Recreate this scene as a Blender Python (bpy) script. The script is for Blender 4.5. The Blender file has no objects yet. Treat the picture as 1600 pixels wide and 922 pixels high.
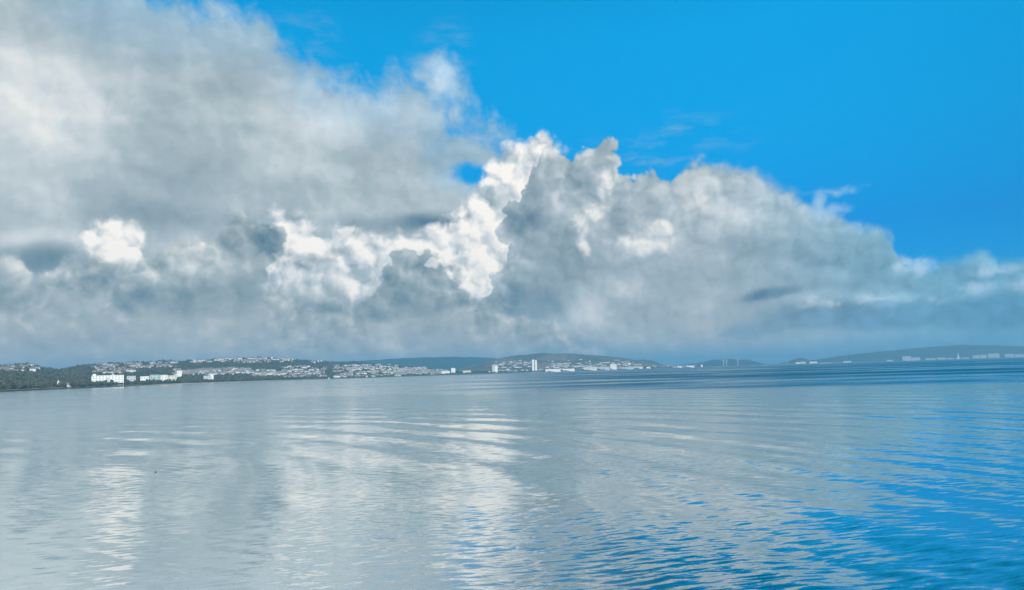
import bpy, bmesh, math, random
import numpy as np
from mathutils import Matrix, Vector, noise as mnoise

SC = bpy.context.scene
COL = SC.collection
random.seed(7)

# ------------------------------------------------------------------ camera
F = 1155.0                      # focal length in photo pixels (1600 wide)
EYE = Vector((0.0, 0.0, 12.0))
ROLL = math.atan(0.0288)
PITCH = math.atan(119.5 * math.cos(ROLL) / F)
_f = Vector((0, math.cos(PITCH), math.sin(PITCH)))
_u0 = Vector((0, -math.sin(PITCH), math.cos(PITCH)))
_r0 = Vector((1, 0, 0))
_r = _r0 * math.cos(ROLL) - _u0 * math.sin(ROLL)
_u = _u0 * math.cos(ROLL) + _r0 * math.sin(ROLL)
cam_data = bpy.data.cameras.new('camera')
cam = bpy.data.objects.new('camera', cam_data)
COL.objects.link(cam)
m = Matrix((_r, _u, -_f)).transposed().to_4x4()
m.translation = EYE
cam.matrix_world = m
cam_data.sensor_width = 36.0
cam_data.lens = 36.0 * F / 1600.0
cam_data.clip_start = 0.5
cam_data.clip_end = 60000.0
SC.camera = cam


def pix_dir(px, py):
    d = _f * F + _r * (px - 800.0) + _u * (461.0 - py)
    return d.normalized()


def pix_ae(px, py):
    d = pix_dir(px, py)
    return math.atan2(d.x, d.y) * F, math.asin(d.z) * F


# ------------------------------------------------------------------ render
SC.render.engine = 'CYCLES'
SC.view_settings.view_transform = 'Standard'
SC.view_settings.look = 'None'
SC.view_settings.exposure = 0.12
SC.view_settings.gamma = 1.0
SC.view_settings.use_curve_mapping = False
SC.cycles.use_adaptive_sampling = True
SC.cycles.adaptive_threshold = 0.013
SC.cycles.adaptive_min_samples = 16
SC.cycles.use_denoising = True
SC.cycles.denoising_prefilter = 'ACCURATE'
SC.cycles.max_bounces = 5
SC.cycles.volume_bounces = 0
SC.cycles.caustics_reflective = False
SC.cycles.caustics_refractive = False

# ------------------------------------------------------------------ sun
SUN_EL, SUN_AZ = math.radians(27), math.radians(162)   # azimuth from +Y towards +X: behind, to the right
sun_dir = Vector((math.sin(SUN_AZ) * math.cos(SUN_EL), math.cos(SUN_AZ) * math.cos(SUN_EL), math.sin(SUN_EL)))
sun_data = bpy.data.lights.new('sun', 'SUN')
sun_data.energy = 4.6
sun_data.angle = math.radians(0.5)
sun_data.color = (1.0, 0.95, 0.87)
sun = bpy.data.objects.new('sun', sun_data)
COL.objects.link(sun)
sun.rotation_euler = sun_dir.to_track_quat('Z', 'Y').to_euler()
sun.location = (300, -400, 300)


# ------------------------------------------------------------------ node helpers
def lin(r, g, b):
    def f(c):
        c /= 255.0
        return c / 12.92 if c <= 0.04045 else ((c + 0.055) / 1.055) ** 2.4
    return (f(r), f(g), f(b))


class Net:
    def __init__(self, tree):
        self.t = tree
        self.nodes = tree.nodes
        self.links = tree.links

    def put(self, sock, v):
        if isinstance(v, S):
            self.links.new(v.s, sock)
        elif isinstance(v, (tuple, list, Vector)):
            v = tuple(v)
            if len(sock.default_value) == 4 and len(v) == 3:
                v = v + (1.0,)
            sock.default_value = v
        else:
            try:
                sock.default_value = v
            except TypeError:
                sock.default_value = (v, v, v)

    def math(self, op, a, b=None, c=None, clamp=False):
        n = self.nodes.new('ShaderNodeMath')
        n.operation = op
        n.use_clamp = clamp
        for i, v in enumerate((a, b, c)):
            if v is not None:
                self.put(n.inputs[i], v)
        return S(self, n.outputs[0])

    def vmath(self, op, a, b=None, c=None, scale=None):
        n = self.nodes.new('ShaderNodeVectorMath')
        n.operation = op
        for i, v in enumerate((a, b, c)):
            if v is not None:
                self.put(n.inputs[i], v)
        if scale is not None:
            self.put(n.inputs['Scale'], scale)
        return S(self, n.outputs['Value' if op in ('LENGTH', 'DOT_PRODUCT', 'DISTANCE') else 'Vector'])

    def noise(self, vec, scale, detail=4.0, rough=0.5, lac=2.0, color=False, dim='3D', dist=0.0):
        n = self.nodes.new('ShaderNodeTexNoise')
        n.noise_dimensions = dim
        self.put(n.inputs['Vector'], vec)
        self.put(n.inputs['Scale'], scale)
        n.inputs['Detail'].default_value = detail
        self.put(n.inputs['Roughness'], rough)
        n.inputs['Lacunarity'].default_value = lac
        n.inputs['Distortion'].default_value = dist
        return S(self, n.outputs['Color' if color else 'Fac'])

    def voronoi(self, vec, scale, detail=0.0, rough=0.5, feature='F1', dim='3D'):
        n = self.nodes.new('ShaderNodeTexVoronoi')
        n.voronoi_dimensions = dim
        n.feature = feature
        n.normalize = False
        self.put(n.inputs['Vector'], vec)
        n.inputs['Scale'].default_value = scale
        n.inputs['Detail'].default_value = detail
        n.inputs['Roughness'].default_value = rough
        return S(self, n.outputs['Distance'])

    def smooth(self, v, lo, hi, a=0.0, b=1.0, kind='SMOOTHSTEP'):
        n = self.nodes.new('ShaderNodeMapRange')
        n.interpolation_type = kind
        for i, x in enumerate((v, lo, hi, a, b)):
            self.put(n.inputs[i], x)
        return S(self, n.outputs[0])

    def mix(self, fac, a, b, blend='MIX'):
        n = self.nodes.new('ShaderNodeMix')
        n.data_type = 'RGBA'
        n.blend_type = blend
        n.clamp_factor = True
        self.put(n.inputs[0], fac)
        self.put(n.inputs[6], a)
        self.put(n.inputs[7], b)
        return S(self, n.outputs[2])

    def combine(self, x, y, z):
        n = self.nodes.new('ShaderNodeCombineXYZ')
        for i, v in enumerate((x, y, z)):
            self.put(n.inputs[i], v)
        return S(self, n.outputs[0])

    def separate(self, v):
        n = self.nodes.new('ShaderNodeSeparateXYZ')
        self.put(n.inputs[0], v)
        return [S(self, o) for o in n.outputs]

    def curve(self, v, pts):
        """piecewise curve y(x); pts are (x, y) in any units"""
        xs = [p[0] for p in pts]
        ys = [p[1] for p in pts]
        x0, x1, y0, y1 = min(xs), max(xs), min(ys), max(ys)
        y1 = max(y1, y0 + 1e-6)
        t = self.math('MULTIPLY_ADD', v, 1.0 / (x1 - x0), -x0 / (x1 - x0), clamp=True)
        n = self.nodes.new('ShaderNodeFloatCurve')
        mp = n.mapping
        cv = mp.curves[0]
        q = [((x - x0) / (x1 - x0), (y - y0) / (y1 - y0)) for x, y in pts]
        cv.points[0].location = q[0]
        cv.points[1].location = q[-1]
        for p in q[1:-1]:
            cv.points.new(*p)
        for p in cv.points:
            p.handle_type = 'VECTOR'
        mp.update()
        self.put(n.inputs['Value'], t)
        return self.math('MULTIPLY_ADD', S(self, n.outputs[0]), y1 - y0, y0)


class S:
    def __init__(self, net, s):
        self.n, self.s = net, s

    def __add__(self, o): return self.n.math('ADD', self, o)
    def __radd__(self, o): return self.n.math('ADD', o, self)
    def __sub__(self, o): return self.n.math('SUBTRACT', self, o)
    def __rsub__(self, o): return self.n.math('SUBTRACT', o, self)
    def __mul__(self, o): return self.n.math('MULTIPLY', self, o)
    def __rmul__(self, o): return self.n.math('MULTIPLY', o, self)
    def __truediv__(self, o): return self.n.math('DIVIDE', self, o)
    def mn(self, o): return self.n.math('MINIMUM', self, o)
    def mx(self, o): return self.n.math('MAXIMUM', self, o)


# ------------------------------------------------------------------ world: blue sky and banks of cloud
world = bpy.data.worlds.new('World')
SC.world = world
world.use_nodes = True
world.node_tree.nodes.clear()
W = Net(world.node_tree)
WSTR = 0.1


def build_sky():
    tc = W.nodes.new('ShaderNodeTexCoord')
    D = S(W, tc.outputs['Generated'])
    dx, dy, dz = W.separate(D)
    A0 = W.math('ARCTAN2', dx, dy) * F
    E0 = W.math('ARCSINE', dz) * F

    # ---- clear sky
    sk = W.nodes.new('ShaderNodeTexSky')
    sk.sky_type = 'NISHITA'
    sk.sun_disc = False
    sk.sun_elevation = SUN_EL
    sk.sun_rotation = SUN_AZ
    sk.air_density, sk.dust_density, sk.ozone_density = 1.0, 0.3, 3.0
    sky = S(W, sk.outputs[0])
    # the photograph's deep, saturated rendering of the blue: weights for green and blue by height
    gg = W.curve(E0, [(-100, 0.57), (120, 0.59), (200, 0.66), (340, 1.20), (500, 1.74), (620, 1.86), (1814, 1.86)])
    gb = W.curve(E0, [(-100, 1.05), (120, 1.10), (200, 1.18), (340, 1.60), (500, 2.12), (620, 2.24), (1814, 2.24)])
    ga = W.smooth(A0, -250.0, 650.0, 0.77, 0.96)
    sky = W.vmath('MULTIPLY', sky, W.combine(0.0, gg * ga, gb * ga))

    # ---- warped coordinates, in photo-pixel-sized angles
    def warp(scale, amp, detail, rough=0.5):
        n = W.noise(D, scale, detail, rough, color=True)
        n = W.vmath('SUBTRACT', n, (0.5, 0.5, 0.5))
        return W.vmath('MULTIPLY', n, (amp, amp * 0.8, 0.0))
    P0 = W.combine(A0, E0, 0.0)
    Pw = W.vmath('ADD', P0, warp(13.0, 60.0, 5.0, 0.55))      # loose, vapoury
    Pc = W.vmath('ADD', P0, warp(34.0, 26.0, 4.0, 0.55))      # lumpy
    Pt = W.vmath('ADD', P0, warp(11.0, 70.0, 3.0, 0.45))      # for the soft light and shade inside
    Aw, Ew, _ = W.separate(Pw)
    Ac, Ec, _ = W.separate(Pc)

    Dst = W.vmath('MULTIPLY', D, (1.0, 1.0, 1.7))
    n_big = W.noise(Dst, 8.0, 4.0, 0.48)
    n_mid = W.noise(Dst, 20.0, 3.0, 0.45)
    n_fine = W.noise(D, 90.0, 4.0, 0.6)
    # cauliflower heads: rounded lobes of three sizes
    Dw = W.vmath('ADD', D, W.vmath('SCALE', W.noise(D, 40.0, 3.0, 0.5, color=True), scale=0.022))
    Lx, Lz = 0.0075, 0.0085                              # towards the sun, as seen from here
    def lobes(Dv):
        h = None
        for sc, am in ((21.0, 1.0), (47.0, 0.52), (105.0, 0.25)):
            v = W.voronoi(Dv, sc)
            q = W.math('MULTIPLY_ADD', v * v, -am, 0.33 * am)
            h = q if h is None else h + q
        return h
    lob = lobes(Dw)
    lit = lob - lobes(W.vmath('ADD', Dw, (Lx, 0.0, Lz)))   # sunlit side of each head
    bump = lob
    D2 = W.vmath('ADD', D, (0.011, 0.0, 0.009))
    n_wisp = W.noise(W.vmath('ADD', D, W.vmath('SCALE', W.noise(D, 12.0, 2.0, 0.5, color=True), scale=0.06)), 24.0, 8.0, 0.62)
    n_mid2 = W.noise(W.vmath('MULTIPLY', D2, (1.0, 1.0, 1.35)), 20.0, 3.0, 0.45)
    relief = n_mid - n_mid2                              # lit side of each swelling

    bill = W.math('ABSOLUTE', W.noise(W.vmath('MULTIPLY', D, (1.0, 1.0, 1.2)), 15.0, 4.0, 0.5) - 0.5) * 4.0 - 0.45   # puffs parted by dark creases

    def pts(seq):
        return [pix_ae(*p) for p in seq]

    def puff(P, px, py, rx, ry):
        """signed 'inside' of an ellipse, in pixels"""
        a, e = pix_ae(px, py)
        ax = pix_ae(px + rx, py)[0] - pix_ae(px - rx, py)[0]
        rx = abs(ax) / 2
        d = W.vmath('MULTIPLY_ADD', P, (1 / rx, 1 / ry, 0), (-a / rx, -e / ry, 0))
        r = min(rx, ry)
        return W.math('MULTIPLY_ADD', W.vmath('LENGTH', d), -r, r)

    def union(P, lst, k=8.0, start=None):
        f = start
        for p in lst:
            q = puff(P, *p)
            f = q if f is None else W.math('SMOOTH_MAX', f, q, k)
        return f

    def tones(P, lst, start=None):
        """sum of soft light or dark patches: (px, py, rx, ry, amount)"""
        f = start
        for px, py, rx, ry, am in lst:
            a, e = pix_ae(px, py)
            d = W.vmath('LENGTH', W.vmath('MULTIPLY_ADD', P, (1 / rx, 1 / ry, 0), (-a / rx, -e / ry, 0)))
            q = W.smooth(d, 0.25, 1.35, am, 0.0)
            f = q if f is None else f + q
        return f

    def over(base, col, alpha):
        return W.mix(alpha, base, col)

    def gray_ramp(t, stops):
        """tone -> colour; stops (t, (r,g,b) display)"""
        n = W.nodes.new('ShaderNodeValToRGB')
        cr = n.color_ramp
        cr.interpolation = 'LINEAR'
        for i, (p, c) in enumerate(stops):
            el = cr.elements[i] if i < 2 else cr.elements.new(p)
            el.position = p
            el.color = tuple(x for x in lin(*c)) + (1.0,)
        W.put(n.inputs[0], t)
        return S(W, n.outputs[0])

    RAMP = [(0.0, (58, 98, 128)), (0.2, (100, 129, 147)), (0.4, (136, 155, 165)), (0.6, (167, 182, 189)),
            (0.78, (204, 211, 215)), (1.0, (250, 246, 239))]

    out = sky
    k_right = W.smooth(A0, 270.0, 690.0)                # the air is bluer towards the open sea

    # ---- thin high wisps
    w = W.noise(W.vmath('MULTIPLY', W.vmath('ADD', D, (0, 0, 0.1)), (1.0, 1.0, 3.4)), 15.0, 7.0, 0.62)
    wf = tones(Pw, [(1060, 215, 170, 30, 0.45), (1000, 252, 70, 12, 0.55), (480, 70, 60, 80, 0.35), (700, 95, 50, 60, 0.40)])
    al = W.smooth(w, 0.46, 0.80) * wf
    out = over(out, W.vmath('SCALE', gray_ramp(W.math('ADD', 0.58, 0.0), RAMP), scale=10.0), al)

    # ---- high vapoury bank, upper left
    topH = pts([(-140, -420), (-60, -300), (0, -160), (90, -70), (170, -30), (250, 2), (310, 5), (380, 12), (420, 38), (446, 72), (474, 104),
                (530, 122), (600, 138), (640, 138), (655, 170), (672, 205), (700, 214), (735, 200), (768, 198), (790, 222),
                (840, 240), (870, 300), (880, 420), (900, 640)])
    fH = W.curve(Aw, topH) - Ew
    fH = W.math('SMOOTH_MAX', fH, puff(Pw, 684, 136, 34, 34), 12.0)
    fH = W.math('SMOOTH_MAX', fH, puff(Pw, 645, 150, 40, 22), 12.0)
    fH = union(Pw, [(725, 262, 90, 62), (640, 190, 90, 62), (775, 310, 70, 75)], 14.0, start=fH)
    fH = fH.mn((puff(Pc, 742, 271, 34, 15) + (n_wisp - 0.5) * 14.0) * -4.0)          # a hole of clear sky
    # the rest of the sky, outside the picture: the same broken cloud
    gen = (W.noise(D, 2.6, 6.0, 0.55) - 0.53) * 900.0
    side = W.smooth(W.math('ABSOLUTE', A0), 800.0, 1250.0)
    hi = W.smooth(E0, 640.0, 900.0)
    leftup = W.smooth(A0, 60.0, -260.0, 0.0, 1.0)
    gen = gen + leftup * 90.0
    fH = W.math('ADD', fH * (1.0 - side), gen * side)
    fH = W.math('ADD', fH * (1.0 - hi), gen * hi)
    aH = W.smooth(fH + (n_wisp - 0.5) * 120.0, -26.0, 32.0)
    thick = W.smooth(fH, 0.0, 120.0)
    tH = tones(Pt, [(40, 140, 120, 100, 0.19), (330, 60, 120, 40, 0.04), (640, 180, 70, 40, 0.05), (520, 200, 60, 30, 0.05), (75, 240, 120, 70, 0.07), (10, 330, 90, 50, 0.05), (300, 250, 110, 60, -0.05),
                    (480, 170, 110, 50, 0.05), (450, 215, 90, 40, 0.06), (560, 215, 110, 60, 0.02), (490, 268, 70, 18, 0.08), (230, 300, 110, 50, -0.07),
                    (300, 345, 120, 22, -0.10), (180, 345, 90, 30, -0.06), (60, 405, 62, 24, -0.32), (75, 372, 60, 16, 0.12), (685, 346, 60, 14, -0.42), (590, 350, 80, 16, -0.18),
                    (560, 300, 150, 45, -0.02), (700, 300, 60, 40, 0.03), (370, 110, 120, 60, -0.04), (100, 30, 160, 50, -0.05), (690, 130, 26, 30, 0.16), (650, 220, 80, 30, -0.05)])
    tH = W.math('ADD', tH, 0.620) + (n_big - 0.5) * 0.15 + relief * 0.20 + (n_wisp - 0.5) * 0.17 + lit * 0.10
    cH = gray_ramp(tH, RAMP)
    cH = W.mix(0.55, cH, W.vmath('MULTIPLY', cH, W.mix(thick, (0.62, 0.98, 1.28), (0.98, 1.0, 0.99))))
    out = over(out, W.vmath('SCALE', cH, scale=10.0), aH)

    # ---- bright cumulus, in full sun
    fW = union(Pc, [(182, 388, 52, 38), (206, 390, 34, 32), (182, 408, 40, 26), (452, 372, 40, 40), (485, 408, 70, 48), (545, 398, 54, 44), (480, 372, 30, 28), (622, 408, 60, 46), (655, 395, 40, 36),
                    (690, 402, 62, 50), (742, 395, 60, 62), (765, 345, 40, 55), (800, 285, 45, 55), (838, 246, 32, 32), (790, 350, 40, 70),
                    (745, 440, 50, 40), (560, 450, 90, 35), (70, 425, 16, 8)], 10.0)
    eW = fW + bump * 27.0 + (n_fine - 0.5) * 8.0
    aW = W.smooth(eW, -5.0, 11.0)
    tW = tones(Pc, [(182, 385, 60, 45, 0.10), (455, 365, 45, 40, 0.02), (500, 440, 70, 30, -0.14), (740, 400, 60, 50, 0.10), (600, 440, 90, 25, -0.03), (800, 250, 60, 50, -0.02), (775, 300, 30, 30, -0.06),
                    (70, 425, 26, 14, 0.0), (620, 400, 40, 30, -0.04), (420, 350, 30, 30, -0.08)])
    tW = W.math('ADD', tW, 0.88) + (n_fine - 0.5) * 0.05 + relief * 0.35 + lit * 0.50 + bump * 0.08 + W.smooth(eW, 0.0, 22.0, -0.08, 0.02)
    cW = gray_ramp(tW, RAMP)
    out = over(out, W.vmath('SCALE', cW, scale=10.0), aW)

    # ---- grey cumulus in the shade: the tower and the long bank to the right of it
    topG = pts([(690, 540), (725, 500), (748, 474), (770, 456), (788, 438), (795, 400), (801, 372), (815, 306), (836, 262), (858, 236), (880, 240),
                (900, 232), (928, 226), (945, 218), (956, 236), (961, 262), (966, 288), (980, 284), (996, 272), (1022, 258), (1034, 276), (1062, 270),
                (1100, 254), (1150, 262), (1190, 274), (1228, 300), (1268, 322), (1318, 346), (1366, 350), (1398, 372), (1410, 408), (1446, 420),
                (1490, 410), (1532, 396), (1556, 414), (1600, 412), (1700, 430)])
    fG = W.curve(Ac, topG) - Ec
    fG = union(Pc, [(806, 348, 22, 27), (815, 440, 40, 40), (942, 246, 18, 28)], 6.0, start=fG)
    fG = fG.mn(W.smooth(Ac, -75.0, 0.0, -40.0, 400.0, 'LINEAR'))
    softG = W.smooth(A0, 180.0, 420.0, 3.0, 14.0)
    eG = fG + bump * W.smooth(A0, 60.0, 400.0, 32.0, 17.0) + (n_fine - 0.5) * 12.0 + (n_mid - 0.5) * 16.0
    aG = W.smooth(eG, softG * -0.9, softG * 1.1)
    tG = tones(Pt, [(1000, 376, 60, 30, 0.10), (910, 350, 26, 34, 0.10), (945, 290, 22, 30, 0.08),
                    (1100, 320, 110, 45, 0.07), (1090, 285, 50, 20, 0.06), (1180, 350, 90, 45, 0.04), (1250, 400, 120, 40, -0.04), (1000, 330, 60, 25, -0.05),
                    (862, 320, 40, 60, 0.03), (808, 350, 24, 30, -0.16), (830, 470, 60, 36, -0.13), (790, 458, 40, 18, -0.10), (880, 420, 70, 50, -0.05),
                    (940, 468, 70, 42, 0.12), (915, 500, 45, 26, 0.12), (985, 445, 50, 26, 0.07), (1020, 485, 50, 28, -0.07), (1100, 470, 36, 30, 0.06),
                    (1130, 505, 80, 20, 0.05), (800, 525, 90, 24, 0.07), (950, 530, 140, 20, 0.04), (1130, 440, 50, 30, 0.05), (1200, 458, 48, 9, -0.26), (1172, 457, 16, 10, -0.14),
                    (1330, 468, 110, 13, 0.13), (1425, 416, 26, 13, 0.16), 
                    (1450, 490, 260, 20, -0.17), (1250, 488, 120, 16, -0.10), (1580, 500, 120, 18, -0.08), (870, 265, 60, 30, 0.04), (905, 250, 30, 14, 0.05)])
    tG = tG + tones(Pc, [
                        (806, 348, 22, 26, -0.12), (835, 310, 26, 60, -0.09), (872, 340, 60, 100, -0.045), (1090, 350, 150, 70, 0.05), (1200, 330, 110, 50, 0.05), (880, 300, 40, 40, 0.03)])
    tG = W.math('ADD', tG, 0.53) + (n_fine - 0.5) * 0.05 + W.smooth(E0, 110.0, 30.0, 0.0, 0.09) + bill * 0.03 + lit * W.smooth(fG, 10.0, 200.0, 0.36, 0.14) * W.smooth(A0, 120.0, 380.0, 1.0, 0.6) + relief * 0.22 + (n_big - 0.5) * 0.16 + bump * 0.06 + W.smooth(fG, 0.0, 40.0, 0.05, 0.0)
    cG = gray_ramp(tG, RAMP)
    cG = W.mix(k_right * 0.9, W.vmath('MULTIPLY', cG, W.mix(W.smooth(A0, 20.0, 220.0), (1.0, 1.0, 1.0), W.mix(W.smooth(E0, 150.0, 30.0), (1.0, 1.0, 1.0), (1.12, 1.01, 0.94)))), W.vmath('MULTIPLY', cG, (0.44, 0.94, 1.20)))
    aG = aG * (1.0 - side)
    out = over(out, W.vmath('SCALE', cG, scale=10.0), aG)

    # ---- gaps and shoulders where the sun reaches the bank
    fP = union(Pc, [(1002, 380, 44, 17), (1032, 362, 16, 14), (905, 346, 9, 16), (911, 368, 7, 18), (930, 336, 14, 8), (950, 320, 14, 7), (952, 286, 8, 20), (940, 300, 8, 12), (872, 238, 20, 6), (908, 240, 14, 6),
                    (1425, 417, 24, 8), (1534, 451, 18, 6), (1463, 464, 9, 4), (1556, 424, 18, 3), (1350, 470, 40, 5), (1310, 474, 22, 4), (1594, 446, 14, 6), (1085, 318, 20, 8)], 4.0)
    eP = fP + bump * 15.0 + (n_fine - 0.5) * 12.0
    aP = W.smooth(eP, -6.0, 9.0) * W.smooth(A0, 150.0, 320.0, 0.78, 0.62)
    cP = W.mix(k_right, gray_ramp(W.math('ADD', lit * 0.5, 0.88), RAMP), lin(188, 214, 234))
    out = over(out, W.vmath('SCALE', cP, scale=10.0), aP)

    # ---- a torn scrap drifting above the bank
    fS = union(Pw, [(1289, 316, 13, 20), (1283, 330, 11, 12), (1304, 297, 26, 6), (1326, 295, 12, 4), (1308, 327, 17, 8)], 5.0)
    aS = W.smooth(fS + (n_fine - 0.5) * 14.0, -5.0, 11.0) * 0.85
    out = over(out, W.vmath('SCALE', lin(160, 198, 226), scale=10.0), aS)

    # ---- low grey deck in front, left and centre
    topL = pts([(-200, 400), (0, 392), (30, 408), (50, 424), (72, 424), (100, 408), (128, 398), (150, 404), (172, 420), (200, 424), (226, 398), (246, 378), (268, 366),
                (300, 364), (330, 372), (345, 362), (368, 340), (398, 338), (410, 372), (412, 420), (424, 446), (450, 452), (500, 468), (512, 452), (536, 448), (552, 462), (575, 442), (600, 428),
                (634, 410), (660, 402), (690, 420), (708, 426), (718, 446), (740, 462), (800, 476), (900, 520), (1000, 560)])
    fL = W.curve(Ac, topL) - Ec
    fL = union(Pc, [(418, 378, 21, 24), (652, 418, 30, 20), (676, 432, 40, 22), (706, 414, 17, 10)], 5.0, start=fL)
    eL = fL + bump * 34.0 + (n_fine - 0.5) * 14.0 + (n_mid - 0.5) * 26.0
    softL = W.curve(A0, [(-800, 12), (-400, 7), (-330, 4), (-300, 24), (-250, 16), (-200, 4), (0, 6), (100, 20)])
    aL = W.smooth(eL, softL * -0.7, softL * 1.3) * (1.0 - side)
    tL = tones(Pt, [(418, 377, 24, 27, -0.30), (652, 416, 30, 20, -0.14), (706, 413, 20, 12, -0.08), (300, 400, 70, 36, 0.13), (60, 400, 70, 40, 0.08), (72, 424, 18, 10, 0.2),
                    (25, 470, 80, 30, -0.03), (200, 460, 110, 26, -0.05), (330, 470, 110, 40, -0.06), (470, 460, 70, 26, 0.14), (150, 505, 160, 26, 0.04), (340, 500, 60, 26, 0.03),
                    (600, 470, 120, 40, -0.08), (540, 510, 80, 24, -0.07), (420, 525, 140, 20, 0.03), (620, 540, 60, 20, 0.06), (375, 380, 40, 40, -0.06), (240, 430, 60, 20, 0.03), (720, 480, 60, 30, 0.0)])
    tL = W.math('ADD', tL, 0.525) + (n_fine - 0.5) * 0.06 + W.smooth(E0, 110.0, 30.0, 0.0, 0.07) + bill * 0.065 + lit * W.smooth(fL, 10.0, 120.0, 0.48, 0.14) + relief * 0.26 + (n_big - 0.5) * 0.14 + (n_mid - 0.5) * 0.12
    cL = gray_ramp(tL, RAMP)
    out = over(out, W.vmath('SCALE', W.vmath('MULTIPLY', cL, W.mix(W.smooth(E0, 150.0, 30.0), (1.02, 1.0, 0.96), (1.14, 1.01, 0.92))), scale=10.0), aL)

    # ---- dark shreds in front of the white heads
    fD = union(Pw, [(470, 412, 26, 10), (500, 403, 40, 11), (530, 392, 26, 9), (455, 398, 12, 7), (708, 412, 16, 9)], 6.0)
    aD = W.smooth(fD + (n_fine - 0.5) * 16.0 + (n_mid - 0.5) * 12.0, -3.0, 12.0) * 0.8
    out = over(out, W.vmath('SCALE', lin(112, 140, 155), scale=10.0), aD)

    # ---- low dark roll of cloud to the right, flat-based
    topR = pts([(1080, 540), (1130, 516), (1180, 500), (1230, 488), (1270, 484), (1300, 478), (1345, 478), (1372, 470), (1400, 467), (1425, 474), (1450, 470), (1500, 472), (1540, 462), (1562, 454), (1600, 462), (1750, 450)])
    fR = (W.curve(Ac, topR) - Ec).mn(Ec - W.curve(Ac, pts([(1080, 534), (1200, 530), (1300, 520), (1450, 512), (1600, 508), (1750, 500)])))
    aR = W.smooth(fR + bump * 16.0 + (n_fine - 0.5) * 10.0, -3.0, 10.0) * 0.66 * (1.0 - side)
    cR = W.mix(k_right, lin(124, 150, 166), lin(90, 150, 184))
    cR = W.vmath('SCALE', cR, scale=W.math('ADD', relief * 0.5 + lit * 0.45 + (n_mid - 0.5) * 0.4, 1.0))
    out = over(out, W.vmath('SCALE', cR, scale=10.0), aR)

    # ---- murk along the horizon
    mk = W.smooth(E0 + (n_mid - 0.5) * 22.0, 46.0, 10.0)
    mk = mk * W.curve(A0, [(-800, 0.45), (-250, 0.5), (-60, 0.6), (80, 0.2), (250, 0.35), (700, 0.5)])
    cM = W.mix(W.smooth(A0, -100.0, 560.0), lin(146, 162, 172), lin(96, 168, 206))
    out = over(out, W.vmath('SCALE', cM, scale=10.0), mk)

    bg = W.nodes.new('ShaderNodeBackground')
    W.put(bg.inputs['Color'], out)
    bg.inputs['Strength'].default_value = WSTR
    wo = W.nodes.new('ShaderNodeOutputWorld')
    W.links.new(bg.outputs[0], wo.inputs['Surface'])
    world.cycles.sampling_method = 'MANUAL'
    world.cycles.sample_map_resolution = 512


build_sky()


# ------------------------------------------------------------------ object helpers
def tag(o, label=None, cat=None, group=None, kind=None):
    if label: o['label'] = label
    if cat: o['category'] = cat
    if group: o['group'] = group
    if kind: o['kind'] = kind
    return o


def link(name, me, mat=None, parent=None):
    o = bpy.data.objects.new(name, me)
    if me is not None and mat is not None and not me.materials:
        me.materials.append(mat)
    COL.objects.link(o)
    if parent is not None:
        o.parent = parent
    return o


def mesh_np(name, V, Q, smooth=False):
    """vertices (n,3), faces (m,k) -> mesh, quickly"""
    V = np.asarray(V, dtype=np.float32)
    Q = np.asarray(Q, dtype=np.int32)
    me = bpy.data.meshes.new(name)
    k = Q.shape[1]
    me.vertices.add(len(V))
    me.vertices.foreach_set('co', V.ravel())
    me.loops.add(Q.size)
    me.loops.foreach_set('vertex_index', Q.ravel())
    me.polygons.add(len(Q))
    me.polygons.foreach_set('loop_start', np.arange(0, Q.size, k, dtype=np.int32))
    me.polygons.foreach_set('use_smooth', np.full(len(Q), smooth))
    me.update(calc_edges=True)
    return me


def grid_faces(nr, nc):
    i = np.arange(nr - 1)[:, None] * nc + np.arange(nc - 1)[None, :]
    return np.stack([i, i + 1, i + nc + 1, i + nc], -1).reshape(-1, 4)


class MB:
    """collects simple shapes into one mesh"""
    def __init__(self):
        self.v, self.f = [], []

    def add(self, vs, fs):
        b = len(self.v)
        self.v += [tuple(v) for v in vs]
        self.f += [tuple(b + i for i in f) for f in fs]
        return self

    def box(self, x0, x1, y0, y1, z0, z1):
        return self.add([(x0, y0, z0), (x1, y0, z0), (x1, y1, z0), (x0, y1, z0), (x0, y0, z1), (x1, y0, z1), (x1, y1, z1), (x0, y1, z1)],
                        [(0, 3, 2, 1), (4, 5, 6, 7), (0, 1, 5, 4), (1, 2, 6, 5), (2, 3, 7, 6), (3, 0, 4, 7)])

    def gable(self, x0, x1, y0, y1, z0, z1, over=0.4):
        x0 -= over; x1 += over; y0 -= over; y1 += over
        ym = (y0 + y1) / 2
        return self.add([(x0, y0, z0), (x1, y0, z0), (x1, y1, z0), (x0, y1, z0), (x0, ym, z1), (x1, ym, z1)],
                        [(0, 3, 2, 1), (0, 1, 5, 4), (2, 3, 4, 5), (1, 2, 5), (3, 0, 4)])

    def cone(self, c, r0, r1, z0, z1, n=10):
        vs = [(c[0] + r0 * math.cos(2 * math.pi * i / n), c[1] + r0 * math.sin(2 * math.pi * i / n), z0) for i in range(n)]
        vs += [(c[0] + r1 * math.cos(2 * math.pi * i / n), c[1] + r1 * math.sin(2 * math.pi * i / n), z1) for i in range(n)]
        fs = [(i, (i + 1) % n, n + (i + 1) % n, n + i) for i in range(n)] + [tuple(range(n - 1, -1, -1)), tuple(range(n, 2 * n))]
        return self.add(vs, fs)

    def mesh(self, name):
        me = bpy.data.meshes.new(name)
        me.from_pydata(self.v, [], self.f)
        me.update()
        return me

    def build(self, name, mat, parent=None):
        return link(name, self.mesh(name), mat, parent)


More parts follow.
